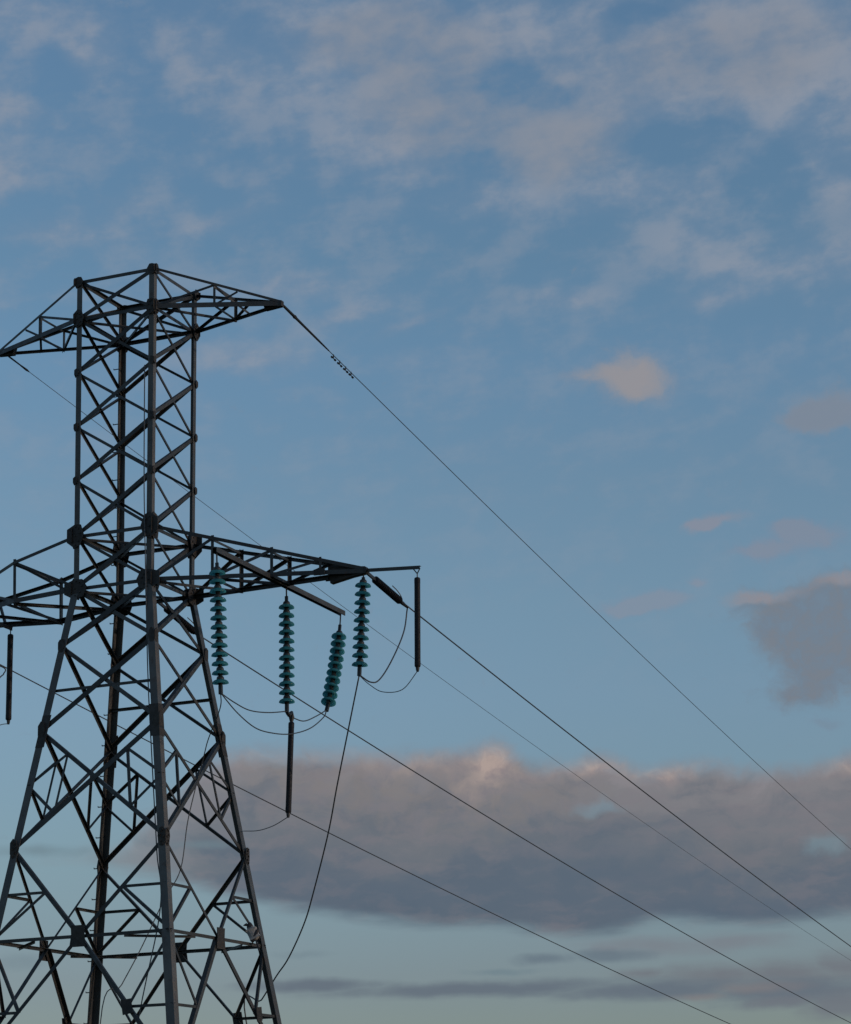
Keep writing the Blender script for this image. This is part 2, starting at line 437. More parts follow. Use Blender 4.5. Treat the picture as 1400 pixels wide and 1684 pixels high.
def channel_bar(p0, p1, upd, w, h, t=.012, bm=None):
    """U section open downwards"""
    bm = bm or bmesh.new()
    p0, p1 = Vector(p0), Vector(p1)
    d = (p1 - p0).normalized()
    s = d.cross(Vector(upd)).normalized()
    u = s.cross(d)
    a, b = w / 2, h / 2
    extrude_profile(bm, p0, p1, s, u, [(-a, -b), (-a + t, -b), (-a + t, b - t), (a - t, b - t), (a - t, -b), (a, -b), (a, b), (-a, b)])
    return bm


def tube(pts, r, sides=7, bm=None):
    bm = bm or bmesh.new()
    pts = [Vector(p) for p in pts]
    prev = None
    ref = Vector((.13, .29, .95)).normalized()
    rings = []
    for i, p in enumerate(pts):
        d = (pts[min(i + 1, len(pts) - 1)] - pts[max(i - 1, 0)]).normalized()
        if abs(d.dot(ref)) > .95:
            ref = Vector((.9, .2, .1)).normalized()
        a = d.cross(ref).normalized() if prev is None else (prev - d * prev.dot(d)).normalized()
        prev = a
        b = d.cross(a)
        rr = r[i] if isinstance(r, (list, tuple)) else r
        rings.append([bm.verts.new(p + (a * math.cos(k * 2 * math.pi / sides) + b * math.sin(k * 2 * math.pi / sides)) * rr) for k in range(sides)])
    for q0, q1 in zip(rings, rings[1:]):
        for k in range(sides):
            bm.faces.new((q0[k], q0[(k + 1) % sides], q1[(k + 1) % sides], q1[k]))
    bm.faces.new(rings[0][::-1])
    bm.faces.new(rings[-1])
    return bm


def smooth_path(pts, n=10):
    """Catmull-Rom through the points"""
    P = [Vector(p) for p in pts]
    P = [P[0] * 2 - P[1]] + P + [P[-1] * 2 - P[-2]]
    out = []
    for i in range(1, len(P) - 2):
        a, b, c, d = P[i - 1:i + 3]
        for k in range(n):
            t = k / n
            out.append(.5 * ((2 * b) + (c - a) * t + (2 * a - 5 * b + 4 * c - d) * t * t + (3 * b - a - 3 * c + d) * t ** 3))
    out.append(P[-2])
    return out


def lathe(prof, sides=24, bm=None, mat4=None):
    """profile of (radius, z) turned about Z"""
    bm = bm or bmesh.new()
    rings = []
    for r, z in prof:
        ring = []
        for k in range(sides):
            a = k * 2 * math.pi / sides
            co = Vector((r * math.cos(a), r * math.sin(a), z))
            ring.append(bm.verts.new(mat4 @ co if mat4 else co))
        rings.append(ring)
    for q0, q1 in zip(rings, rings[1:]):
        for k in range(sides):
            bm.faces.new((q0[k], q0[(k + 1) % sides], q1[(k + 1) % sides], q1[k]))
    bm.faces.new(rings[0][::-1])
    bm.faces.new(rings[-1])
    return bm


def plate(c, ex, ez, pts, nrm, off, t=.012):
    """flat steel plate, outline in metres along ex and ez"""
    bm = bmesh.new()
    c, ex, ez, n = Vector(c), Vector(ex), Vector(ez), Vector(nrm)
    extrude_profile(bm, c + n * off, c + n * (off + t), ex, ez, pts)
    return bm


# ------------------------------------------------------------------ ground
def make_ground():
    bm = bmesh.new()
    N = 60
    ext = 2500.0
    gs = []
    for i in range(N + 1):
        a = (i / N * 2 - 1)
        gs.append(math.copysign(abs(a) ** 3, a) * ext)
    vs = [[None] * (N + 1) for _ in range(N + 1)]
    for i, gx in enumerate(gs):
        for j, gy in enumerate(gs):
            far = max(0, math.hypot(gx, gy) - 60)
            h = -.02 + .04 * math.sin(gx * .31) * math.cos(gy * .27) * min(1, far) - min(far * .002, 3)
            vs[i][j] = bm.verts.new((gx, gy, h))
    for i in range(N):
        for j in range(N):
            bm.faces.new((vs[i][j], vs[i + 1][j], vs[i + 1][j + 1], vs[i][j + 1]))
    m = bpy.data.materials.new('rough_grass')
    m.use_nodes = True
    n = NT(m.node_tree)
    b = m.node_tree.nodes['Principled BSDF']
    b.inputs['Roughness'].default_value = .95
    co = n.node('ShaderNodeTexCoord').outputs['Object']
    f = n.noise(co, .25, 9, .65)
    n.put(b.inputs['Base Color'], n.ramp(f, [(.3, (.030, .042, .016, 1)), (.55, (.055, .062, .026, 1)), (.75, (.10, .088, .045, 1))]))
    o = link('ground', bm, m)
    o['kind'] = 'structure'


make_ground()

# ------------------------------------------------------------------ lattice pylon
H0 = 11.6                                 # height of the lower cross-arm joints
LZ = {'T': 5.54, '0': 4.85, '1': 3.87, '2': 2.88, '3': 1.91, '4': .92, '5': 0.0, '6': -1.01, '7': -2.47, '8': -4.44, 'R': -5.94, 'K': -8.25, 'G': -11.55}
LZ = {k: v + H0 for k, v in LZ.items()}


def hw_at(z):
    r = z - H0
    return .75 + .0038 * r if r >= 0 else .75 - .1510 * r


CS = {'A': (-1, -1), 'B': (-1, 1), 'C': (1, -1), 'D': (1, 1)}
FACES = (('A', 'C', (0, -1, 0)), ('B', 'D', (0, 1, 0)), ('A', 'B', (-1, 0, 0)), ('C', 'D', (1, 0, 0)))


def P(c, lv, inset=0.0):
    z = LZ[lv] if isinstance(lv, str) else lv
    h = hw_at(z) - inset
    return Vector((CS[c][0] * h, CS[c][1] * h, z))


pylon = thing('lattice_pylon', 'tall dark steel lattice pylon with four legs, two peak arms and two cross arms', 'pylon')
cnt = [0]


def jitter():
    cnt[0] = (cnt[0] + 1) % 7
    return cnt[0] * .0011


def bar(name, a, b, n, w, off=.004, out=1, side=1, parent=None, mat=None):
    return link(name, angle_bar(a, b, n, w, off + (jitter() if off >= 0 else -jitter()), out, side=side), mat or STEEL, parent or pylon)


# legs: one L section each, heavier below the waist
LEGS = {}
for c, (sx, sy) in CS.items():
    bm = bmesh.new()
    for z0, z1, w, t in ((LZ['G'], LZ['R'], .148, .016), (LZ['R'], H0 + .10, .132, .014), (H0 + .10, LZ['T'] + .02, .100, .011)):
        p0, p1 = P(c, z0), P(c, z1)
        ex, ey = Vector((-sx, 0, 0)), Vector((0, -sy, 0))
        extrude_profile(bm, p0, p1, ex, ey, [(0, 0), (w, 0), (w, t), (t, t), (t, w), (0, w)])
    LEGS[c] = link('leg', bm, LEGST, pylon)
    # splice cover below the waist
    z0, z1 = H0 - 2.75, H0 - 2.2
    bm = bmesh.new()
    p0, p1 = P(c, z0, -.012), P(c, z1, -.012)
    extrude_profile(bm, p0, p1, Vector((-sx, 0, 0)), Vector((0, -sy, 0)), [(0, 0), (.165, 0), (.165, .010), (.010, .010), (.010, .165), (0, .165)])
    link('splice_plate', bm, PLATE, LEGS[c])
    bm = bmesh.new()
    g = P(c, 0.0)
    g.z = 0
    lathe([(.42, -.3), (.40, .12), (.30, .20), (.16, .22)], 16, bm, Matrix.Translation(g))
    link('concrete_footing', bm, CONCRETE, pylon)
for k in range(26):                       # climbing bolts up the far leg
    z = 3.0 + k * .52
    b0 = P('B', z)
    bm = tube([b0 + Vector((.02, -.04, 0)), b0 + Vector((-.13, -.04, 0)), b0 + Vector((-.13, -.04, .02))], .009, 6)
    link('step_bolt', bm, FITTING, LEGS['B'])

# crossed diagonals on the four faces
LV = ['T', '0', '1', '2', '3', '4', '5', '6', '7', '8']
for l0, l1 in zip(LV, LV[1:]):
    low = l0 in '5678'
    for f, (a, b, n) in enumerate(FACES):
        main, thin = ((.074, .050), (.056, .044), (.056, .044), (.062, .046))[f]
        if low:
            main, thin = main + .012, thin + .014
        for p, q, w, o in ((P(a, l1), P(b, l0), main, -.016), (P(a, l0), P(b, l1), thin, -.034)):
            e = (q - p).normalized() * .045
            bar('diagonal_brace', p + e, q - e, n, w, o, -1)

# horizontal struts
for lv in ('T', '0', '4', '5'):
    for a, b, n in FACES:
        bar('horizontal_strut', P(a, lv), P(b, lv), n, .062, -.024, -1, side=1)
for f in (0, 1):
    a, b, n = FACES[f]
    bar('horizontal_strut', P(a, H0 - 1.78), P(b, H0 - 1.78), n, .05, -.03, -1)
for lv in ('0', '4', '5'):                # plan bracing
    bar('plan_brace', P('A', lv), P('D', lv), (0, 0, 1), .05, -.02, -1)
    bar('plan_brace', P('B', lv), P('C', lv), (0, 0, 1), .05, -.045, -1)

# ring, K braces above and below it
mids = {}
for (a, b, n), kw in zip(FACES, ((.066, .060), (.060, .050), (.040, .078), (.046, .078))):
    mid = (P(a, 'R') + P(b, 'R')) / 2
    mids[a + b] = mid
    for c in (a, b):
        bar('ring_strut', P(c, 'R'), mid, n, .055, -.020, -1)
        bar('knee_brace', P(c, '8'), mid, n, kw[0], -.016, -1)
        bar('knee_brace', P(c, 'K'), mid, n, kw[1], -.016, -1)
        m1 = (P(c, '8') + mid) / 2
        zq = m1.z
        bar('redundant_brace', m1, P(c, zq), n, .046, -.018, -1)
        bar('redundant_brace', m1, P(c, 'R'), n, .046, -.022, -1)
        m2 = (P(c, 'K') + mid) / 2
        bar('redundant_brace', m2, P(c, m2.z), n, .046, -.018, -1)
        bar('redundant_brace', m2, P(c, 'R'), n, .046, -.022, -1)
for c, e1, e2 in (('A', 'AC', 'AB'), ('B', 'BD', 'AB'), ('C', 'AC', 'CD'), ('D', 'BD', 'CD')):
    bar('corner_strut', (P(c, 'R') + mids[e1]) / 2, (P(c, 'R') + mids[e2]) / 2, (0, 0, 1), .042, -.02, -1)

# secondary bracing of the bay above the ring
for a, b, n in FACES:
    o = (P(a, '7') + P(b, '7') + P(a, '8') + P(b, '8')) / 4
    t7 = hw_at(LZ['7']) / (hw_at(LZ['7']) + hw_at(LZ['8']))
    o.z = LZ['7'] + (LZ['8'] - LZ['7']) * t7
    k = hw_at(o.z) / max(abs(n[0]) and abs(o.x) or abs(o.y), 1e-6)
    o = Vector((o.x * (k if n[0] else 1), o.y * (k if n[1] else 1), o.z))
    for c in (a, b):
        q1 = (P(c, '7') + o) / 2
        q2 = (P(c, '8') + o) / 2
        lm = P(c, o.z - .05)
        bar('redundant_brace', lm, q1, n, .044, -.020, -1)
        bar('redundant_brace', lm, q2, n, .044, -.024, -1)
        bar('redundant_brace', q1, q2, n, .040, -.028, -1)

# base panel, below the picture
for f, (a, b, n) in enumerate(FACES):
    bar('base_brace', P(a, 'G'), P(b, 'K'), n, .085, .004, 1)
    bar('base_brace', P(a, 'K'), P(b, 'G'), n, .085, -.016, -1)
    bar('horizontal_strut', P(a, 'K'), P(b, 'K'), n, .06, -.03, -1)

# gusset plates at the joints
PL = {'T': (.13, .10), '0': (.15, .16), '1': (.062, .075), '2': (.062, .075), '3': (.062, .075), '4': (.20, .23), '5': (.27, .18),
      '6': (.10, .13), '7': (.11, .15), '8': (.12, .16)}
for lv, (w, h) in PL.items():
    for a, b, n in FACES:
        for c, o in ((a, b), (b, a)):
            ex = (P(o, lv) - P(c, lv)).normalized()
            ez = Vector((0, 0, 1))
            lo = -.022 if lv in '123678' else -.06
            if lv in '45' and n[1]:
                lo = -.13 if lv == '4' else -.17
            rj = lambda: random.uniform(.88, 1.12)
            pts = [(lo, h * .6 * rj()), (.03, h * rj()), (w * .7 * rj(), h * .9 * rj()), (w, h * .1 * rj()), (w * .75 * rj(), -h * .8 * rj()), (.02, -h * rj()), (lo, -h * .45 * rj())]
            gp = plate(P(c, lv), ex, ez, pts, n, .017)
            if h > .15:
                for bx_, bz_ in ((.45, .55), (.62, .2), (.5, -.4), (.2, .7), (.2, -.7), (.15, 0)):
                    bc = P(c, lv) + ex * (w * bx_) + ez * (h * bz_)
                    tube([bc + Vector(n) * .02, bc + Vector(n) * .045], .016, 6, gp)
            link('gusset_plate', gp, PLATE, pylon)
for a, b, n in FACES:
    ex = (P(b, 'R') - P(a, 'R')).normalized()
    link('gusset_plate', plate(mids[a + b], ex, Vector((0, 0, 1)), [(-.13, .17), (.13, .17), (.12, .02), (.15, -.17), (-.15, -.17), (-.12, .02)], n, .017), PLATE, pylon)
    m2 = (P(b, 'K') + mids[a + b]) / 2
    link('knee_plate', plate(m2, ex, Vector((0, 0, 1)), [(-.1, .1), (.08, .12), (.12, -.1), (-.06, -.13)], n, .017), PLATE, pylon)


def seg(a, b, t):
    return Vector(a) + (Vector(b) - Vector(a)) * t


# peak arms for the earth wires
PX, PZ = 2.84, LZ['0'] - .06
for s in (1, -1):
    near, far = ('C', 'D') if s > 0 else ('A', 'B')
    tip = Vector((s * PX, 0, PZ))
    arm = link('peak_arm', plate(tip + Vector((-s * .04, 0, 0)), (s, 0, 0), (0, 0, 1), [(-.30, .085), (.06, .05), (.06, -.05), (-.26, -.075)], (0, 1, 0), -.05, .10), PLATE, pylon)
    for c, sy in ((near, -1), (far, 1)):
        n = Vector((0, sy, .1))
        e = tip + Vector((0, sy * .05, 0))
        bar('chord', P(c, 'T'), e + Vector((0, 0, .03)), n, .046, -.004, -1, parent=arm)
        bar('chord', P(c, '0'), e, n, .090 if sy < 0 else .05, -.004, -1, parent=arm)
        u1 = seg(P(c, 'T'), e, .475)
        l1 = seg(P(c, '0'), e, .475)
        bar('strut', u1, l1, n, .045, -.012, -1, parent=arm)
        bar('strut', P(c, '0'), u1, n, .045, -.016, -1, parent=arm)
        bar('strut', l1, seg(P(c, 'T'), e, .66), n, .038, -.020, -1, parent=arm)
    un, uf = (seg(P(c, 'T'), tip, .475) for c in (near, far))
    ln, lf = (seg(P(c, '0'), tip, .475) for c in (near, far))
    bar('cross_strut', un, uf, (0, 0, 1), .042, -.01, -1, parent=arm)
    bar('cross_strut', ln, lf, (0, 0, 1), .042, -.01, -1, parent=arm)
    bar('cross_strut', P(near, '0'), lf, (0, 0, 1), .050, -.014, -1, parent=arm)
    bar('cross_strut', un, seg(P(far, '0'), tip, .66), (0, 0, 1), .040, -.02, -1, parent=arm)

# right cross arm, tapering to its tip
TX, TZ = 4.331, H0 - .119
tip = Vector((TX, 0, TZ))
arm = link('cross_arm', plate(tip + Vector((-.02, 0, 0)), (1, 0, 0), (0, 0, 1),
                              [(-.62, .13), (0.05, .055), (.09, 0), (.05, -.06), (-.20, -.09), (-.58, -.16)], (0, 1, 0), -.06, .12), PLATE, pylon)
N3 = (.29, .572, .80)
for c, sy in (('C', -1), ('D', 1)):
    n = Vector((0, sy, .05))
    e = tip + Vector((0, sy * .07, .02))
    e2 = tip + Vector((0, sy * .07, -.02))
    bar('chord', P(c, '4'), e, n, .060, -.004, -1, parent=arm)
    bar('chord', P(c, '5'), e2, n, .075, -.004, -1, parent=arm)
    up = [seg(P(c, '4'), e, t) for t in N3]
    lo = [seg(P(c, '5'), e2, t) for t in N3]
    for u_, l_, w in zip(up, lo, (.055, .055, .045)):
        bar('strut', u_ + Vector((0, 0, .05)), l_ - Vector((0, 0, .04)), n, w, -.012, -1, parent=arm)
    bar('strut', P(c, '5'), up[0], n, .055, -.018, -1, parent=arm)
    bar('strut', lo[0], up[1], n, .055, -.018, -1, parent=arm)
    bar('strut', lo[1], up[2], n, .045, -.018, -1, parent=arm)
    bolts = plate(lo[2], (1, 0, 0), (0, 0, 1), [(-.10, .05), (.10, .06), (.10, -.06), (-.10, -.05)], n.normalized(), .016, .01)
    link('joint_plate', bolts, PLATE, arm)
for t in N3[:2]:
    bar('cross_strut', seg(P('C', '5'), tip, t), seg(P('D', '5'), tip, t), (0, 0, 1), .048, -.01, -1, parent=arm)
    bar('cross_strut', seg(P('C', '4'), tip, t), seg(P('D', '4'), tip, t), (0, 0, 1), .042, -.01, -1, parent=arm)
bar('cross_strut', P('C', '5'), seg(P('D', '5'), tip, N3[0]), (0, 0, 1), .048, -.014, -1, parent=arm)
bar('cross_strut', seg(P('C', '5'), tip, N3[0]), seg(P('D', '5'), tip, N3[1]), (0, 0, 1), .055, -.014, -1, parent=arm)
# beam across the arm that carries the jumper strings, and the outrigger at the tip
BX, BZ = 2.73, H0 - .115
link('jumper_beam', channel_bar((BX, -2.22, BZ + .03), (BX, 2.56, BZ - .02), (0, 0, 1), .09, .085), STEEL, pylon)
link('outrigger_bar', angle_bar((TX + .02, 0, TZ + .02), (5.33, 0, H0 - .165), (0, 0, 1), .06, 0, -1), STEEL, pylon)

# left cross arm: a box first, then tapering
ltip = Vector((-TX, 0, TZ))
larm = link('cross_arm', plate(ltip + Vector((.02, 0, 0)), (-1, 0, 0), (0, 0, 1),
                               [(-.62, .13), (0.05, .055), (.09, 0), (.05, -.06), (-.20, -.09), (-.58, -.16)], (0, 1, 0), -.06, .12), PLATE, pylon)
BXL = -1.86
boxu, boxl = {}, {}
for c, sy in (('A', -1), ('B', 1)):
    n = Vector((0, sy, .05))
    bu = Vector((BXL, .885 * sy if sy < 0 else .66, H0 + .575))
    bl = Vector((BXL, .86 * sy if sy < 0 else .68, H0 + (-.095 if sy < 0 else -.15)))
    boxu[c], boxl[c] = bu, bl
    e, e2 = ltip + Vector((0, sy * .07, .03)), ltip + Vector((0, sy * .07, -.03))
    bar('chord', P(c, '4'), bu, n, .058, -.004, -1, parent=larm)
    bar('chord', bu, e, n, .058, -.004, -1, parent=larm)
    bar('chord', P(c, '5'), bl, n, .085, -.004, -1, parent=larm)
    bar('chord', bl, e2, n, .085, -.004, -1, parent=larm)
    bar('strut', bu + Vector((0, 0, .06)), bl - Vector((0, 0, .05)), n, .055 if sy < 0 else .07, -.012, -1, parent=larm)
    bar('strut', P(c, '5') + Vector((-.1, 0, .1)), bu, n, .045, -.018, -1, parent=larm)
    if c == 'A':
        bar('strut', P(c, '5') + Vector((-.2, .02, .03)), bu + Vector((-.02, .02, 0)), n, .042, -.07, -1, parent=larm)
    bar('strut', bl, seg(bu, e, .45), n, .05, -.018, -1, parent=larm)
    bar('strut', seg(bu, e, .45), seg(bl, e2, .40), n, .06, -.012, -1, parent=larm)
bar('cross_strut', boxl['A'], boxl['B'], (0, 0, 1), .05, -.02, -1, parent=larm)
bar('cross_strut', boxu['A'], boxu['B'], (0, 0, 1), .045, -.02, -1, parent=larm)
bar('cross_strut', P('B', '5'), boxl['A'], (0, 0, 1), .055, -.026, -1, parent=larm)
bar('cross_strut', seg(boxl['A'], ltip, .38), boxl['B'] + Vector((0, 0, .03)), (0, 0, 1), .05, -.026, -1, parent=larm)
bar('cross_strut', seg(boxl['A'], ltip, .40), seg(boxl['B'], ltip, .36) + Vector((0, 0, -.02)), (0, 0, 1), .075, -.03, -1, parent=larm)

# ------------------------------------------------------------------ insulator strings
def shared(name, bm, mat, smooth=True):
    o = link(name, bm, mat, None, smooth)
    me = o.data
    bpy.data.objects.remove(o)
    return me


DISC = shared('glass_disc', lathe([(.040, -.040), (.064, -.043), (.092, -.052), (.114, -.066), (.128, -.084), (.1325, -.106), (.126, -.108), (.118, -.090),
                                    (.104, -.080), (.099, -.100), (.093, -.100), (.086, -.074), (.072, -.068), (.067, -.092), (.061, -.092), (.052, -.066), (.03, -.06)], 28), GLASS)
CAP = shared('metal_cap', lathe([(.024, .014), (.044, .010), (.056, -.006), (.062, -.030), (.060, -.048), (.048, -.060), (.040, -.080), (.036, -.122), (.026, -.134)], 16), FITTING)


def place(me, name, parent, pos, axis):
    o = bpy.data.objects.new(name, me)
    COL.objects.link(o)
    o.parent = parent
    q = Vector((0, 0, -1)).rotation_difference(Vector(axis).normalized())
    o.location = pos
    o.rotation_mode = 'QUATERNION'
    o.rotation_quaternion = q
    return o


def insulator_string(top, bottom, discs, label, bend=0.0):
    top, bottom = Vector(top), Vector(bottom)
    root = thing('insulator_string', label, 'insulator', top, 'glass insulator strings on the right arm')
    ctl = (top + bottom) / 2 + Vector((0, bend, 0))
    L = (bottom - top).length

    def at(t):
        return top * (1 - t) ** 2 + ctl * 2 * t * (1 - t) + bottom * t * t - top
    need = discs * .146
    foot = .13
    start = max(.04, (L - need - foot)) / L
    sp = need / discs / L
    link('hanger', tube([at(0) + Vector((0, 0, .04)), at(start * .45), at(start)], .013, 8), FITTING, root)
    link('hanger_clevis', box_bar(at(start * .62), at(start * 1.0), (0, 1, 0), .05, .032), FITTING, root)
    for k in range(discs):
        a, b = at(start + k * sp), at(start + (k + 1) * sp)
        g = place(DISC, 'glass_disc', root, a, b - a)
        cp = bpy.data.objects.new('metal_cap', CAP)
        COL.objects.link(cp)
        cp.parent = g
    e0, e1 = at(start + discs * sp), at(1)
    link('suspension_clamp', box_bar(e0 - (e1 - e0) * .1, e1, (0, 1, 0), .055, .05), FITTING, root)
    return root


Z = lambda z: H0 + z
insulator_string((BX, -2.14, Z(-.15)), (BX, -2.0, Z(-2.38)), 13, 'green glass insulator string nearest the tower leg, hanging from the beam inner end', .0)
insulator_string((BX, .335, Z(-.13)), (BX, .32, Z(-2.28)), 12, 'green glass insulator string with a long black arrester hung below it')
insulator_string((BX, 2.47, Z(-.15)), (BX, 1.84, Z(-2.0)), 10, 'tilted green glass insulator string hanging from the far end of the beam', .16)
insulator_string((TX - .02, 0, Z(-.15)), (4.195, .02, Z(-1.87)), 10, 'green glass insulator string hanging straight under the tip of the right arm')


def shed_rod(p0, p1, r, core, pitch, bm=None):
    p0, p1 = Vector(p0), Vector(p1)
    L = (p1 - p0).length
    prof = [(core, 0)]
    k = 0
    z = pitch * .5
    while z < L - pitch * .4:
        rr = r if k % 2 == 0 else r * .86
        prof += [(core, z - pitch * .22), (rr, z - .004), (rr, z + .004), (core, z + pitch * .25)]
        z += pitch
        k += 1
    prof.append((core, L))
    q = Vector((0, 0, 1)).rotation_difference((p1 - p0).normalized()).to_matrix().to_4x4()
    return lathe(prof, 18, bm, Matrix.Translation(p0) @ q)


def tension_insulator(p0, p1, label):
    p0, p1 = Vector(p0), Vector(p1)
    root = thing('tension_insulator', label, 'insulator', p0, 'black tension insulators of the three phases')
    d = p1 - p0
    link('polymer_sheds', shed_rod(d * .20, d * .84, .066, .052, .030), POLYMER, root)
    link('link_plate', box_bar(d * 0, d * .22, (0, 0, 1), .03, .055), FITTING, root)
    link('dead_end_clamp', tube([d * .82, d * .9, d * 1.04], [.026, .034, .02], 8), FITTING, root)
    a = d * .88
    link('arcing_horn', tube(smooth_path([a, a + Vector((-.02, .05, .10)), a + Vector((-.06, -.02, .20)), a + Vector((-.10, -.14, .27))], 4), .009, 6), FITTING, root)
    return root


tension_insulator((TX, .10, Z(-.14)), (TX, 1.668, Z(-.373)), 'short black rod insulator slanting from the right arm tip to its wire')
tension_insulator((0, .80, Z(.03)), (0, 2.385, Z(-.30)), 'short black rod insulator behind the tower body at the waist')
tension_insulator((-TX, .10, Z(-.14)), (-TX, 1.80, Z(-.33)), 'black rod insulator at the outer end of the left arm')


def arrester(top, bottom, r, label, bracket=True):
    top, bottom = Vector(top), Vector(bottom)
    root = thing('surge_arrester', label, 'arrester', top, 'black rod arresters hanging on the arms')
    d = bottom - top
    L = d.length
    q = Vector((0, 0, 1)).rotation_difference(d.normalized()).to_matrix().to_4x4()
    b0, b1 = .15, L - .07
    prof = [(r * .5, b0), (r * .92, b0 + .012), (r, b0 + .03), (r, b0 + .10), (r * .97, b0 + .105), (r * .97, b1 - .10), (r, b1 - .095), (r, b1 - .03), (r * .9, b1 - .012), (r * .5, b1)]
    link('polymer_body', lathe(prof, 20, None, q), POLYMER, root, False)
    link('end_fitting', tube([d * ((L - .08) / L), d * ((L - .03) / L), d], [.034, .028, .02], 10), FITTING, root)
    if bracket:
        m = d * (.16 / L)
        link('hanger_wire', tube([Vector((-.07, 0, 0)), m * .55, m], .010, 6), FITTING, root)
        link('hanger_wire', tube([Vector((.05, 0, 0)), m * .55, m], .010, 6), FITTING, root)
    else:
        link('clamp', tube([Vector((0, -.17, -.02)), Vector((0, -.10, -.05)), Vector((0, -.02, .0)), d * (.07 / L), d * (.16 / L)], [.03, .035, .04, .05, .025], 8), FITTING, root)
    return root


arrester((5.27, 0, Z(-.20)), (5.237, 0, Z(-1.91)), .050, 'black rod arrester hanging alone from the outrigger at far right')
arrester((BX, .50, Z(-2.26)), (BX, .337, Z(-4.02)), .050, 'long black rod arrester hanging below a green insulator string', False)
arrester((-2.69, .335, Z(-.20)), (-2.69, .335, Z(-1.96)), .052, 'black rod arrester hanging under the left arm at the picture edge')

# ------------------------------------------------------------------ line wires
W_CONDR = (-0.1491122, -0.1349836, 0.0004529, 0.01309)
W_CONDC = (-0.0039244, -0.1254192, 0.0005355, 0.00873)
W_CONDL = (-0.0438114, -0.1599392, 0.0005249, 0.09599)
W_GWR = (4.790006, -0.1204117, 0.0003809, -0.01745)
W_GWL = (4.7899789, -0.146742, 0.0004393, 0.02618)
J_12 = [(2.73, -2.0, -2.36), (2.73, -1.556, -2.429), (2.73, -1.034, -2.468), (2.73, -0.39, -2.399), (2.73, 0.32, -2.26)]
J_LOW = [(2.73, -2.0, -2.36), (2.78, -1.548, -2.599), (2.78, -0.92, -2.741), (2.78, -0.274, -2.726), (2.78, 0.394, -2.629), (2.73, 1.188, -2.404), (2.73, 1.714, -2.13), (2.73, 1.84, -1.99)]
J_23 = [(2.73, 0.5, -2.33), (2.73, 0.958, -2.317), (2.73, 1.429, -2.156), (2.73, 1.84, -1.98)]
J_R = [(4.331, 1.72, -0.4), (4.3, 1.614, -0.835), (4.27, 1.178, -1.388), (4.24, 0.735, -1.796), (4.22, 0.413, -1.903), (4.195, 0.02, -1.85)]
J_ARR = [(5.237, 0.0, -1.9), (4.964, 0.0, -2.173), (4.62, 0.0, -2.178), (4.385, 0.0, -2.035), (4.195, 0.02, -1.86)]
J_ARR2 = [(2.73, 0.337, -4.01), (2.33, 0.6, -4.088), (1.844, 1.0, -4.082), (1.35, 1.4, -4.005)]
J_ARRL = [(-2.69, 0.335, -1.95), (-2.698, 0.2, -1.977), (-2.827, 0.0, -2.03), (-3.256, -0.2, -1.926), (-4.3, 0.02, -1.86)]
J_L = [(-4.331, 1.82, -0.34), (-4.3, 2.608, -0.36), (-4.3, 2.613, -0.475), (-4.3, 2.514, -0.551), (-4.3, 2.002, -0.895), (-4.3, 0.02, -1.86)]
LEAD_R = [(4.195, 0.02, -1.85), (3.901, 0.25, -2.586), (3.503, 0.6, -3.501), (3.161, 0.95, -4.23), (2.654, 1.4, -5.149), (2.358, 1.65, -5.609), (1.897, 2.0, -6.109), (1.565, 2.2, -6.38), (1.121, 2.5, -6.745), (0.673, 2.8, -7.066), (1.6, 3.4, -11.55)]
LEAD_C = [(2.73, -2.0, -2.36), (2.5, -1.593, -2.511), (1.9, -0.862, -2.827), (1.55, -0.378, -3.021), (1.3, -0.429, -4.007), (1.2, -0.505, -4.848), (1.1, -0.86, -5.365), (0.9, -1.235, -6.153), (0.7, -1.486, -6.728), (0.5, -1.781, -7.333), (0.1, -1.2, -11.55)]
EARTH = [(0.605, -0.78, 3.792), (0.618, -0.79, 1.938), (0.645, -0.8, 0.972), (0.785, -0.9, -1.564), (1.022, -1.15, -3.14), (1.254, -1.38, -4.658), (1.396, -1.52, -5.638), (1.15, -1.9, -8.0), (1.4, -2.4, -11.5)]
BIRD = (1.66, 1.144, 5.664)


def cubic(cf, y):
    return cf[0] + cf[1] * y + cf[2] * y * y


def on_wire(x, cf, s):
    """point s metres along a wire that leaves (x, 0) at a small angle to +Y"""
    return Vector((x + s * math.sin(cf[3]), s * math.cos(cf[3]), H0 + cubic(cf, s)))


def wire_points(x, cf, y0, y1, n=70):
    return [on_wire(x, cf, y0 + (y1 - y0) * (k / n) ** 1.4) for k in range(n + 1)]


def line_wire(name, x, cf, y0, y1, r, label, group):
    o = link(name, tube(wire_points(x, cf, y0, y1), r, 7), CABLE, None, True)
    return tag(o, label, 'wire', group)


G1 = 'power line conductors running away to the right'
line_wire('conductor', TX, W_CONDR, 1.62, 110, .0125, 'dark thick wire running from the right arm tip down to the right edge', G1)
line_wire('conductor', 0.0, W_CONDC, 2.34, 110, .0125, 'wire leaving the tower waist and passing below the tilted insulator string', G1)
line_wire('conductor', -TX, W_CONDL, 1.75, 110, .0115, 'lowest wire, coming from the left arm and passing behind the tower legs', G1)
G2 = 'earth wires strung from the peak arms'
gr = line_wire('earth_wire', PX, W_GWR, .03, 130, .0078, 'uppermost wire sweeping from the right peak tip across the open sky', G2)
gl = line_wire('earth_wire', -2.75, W_GWL, .03, 130, .0055, 'faint thin wire from the left peak tip passing behind the tower body', G2)


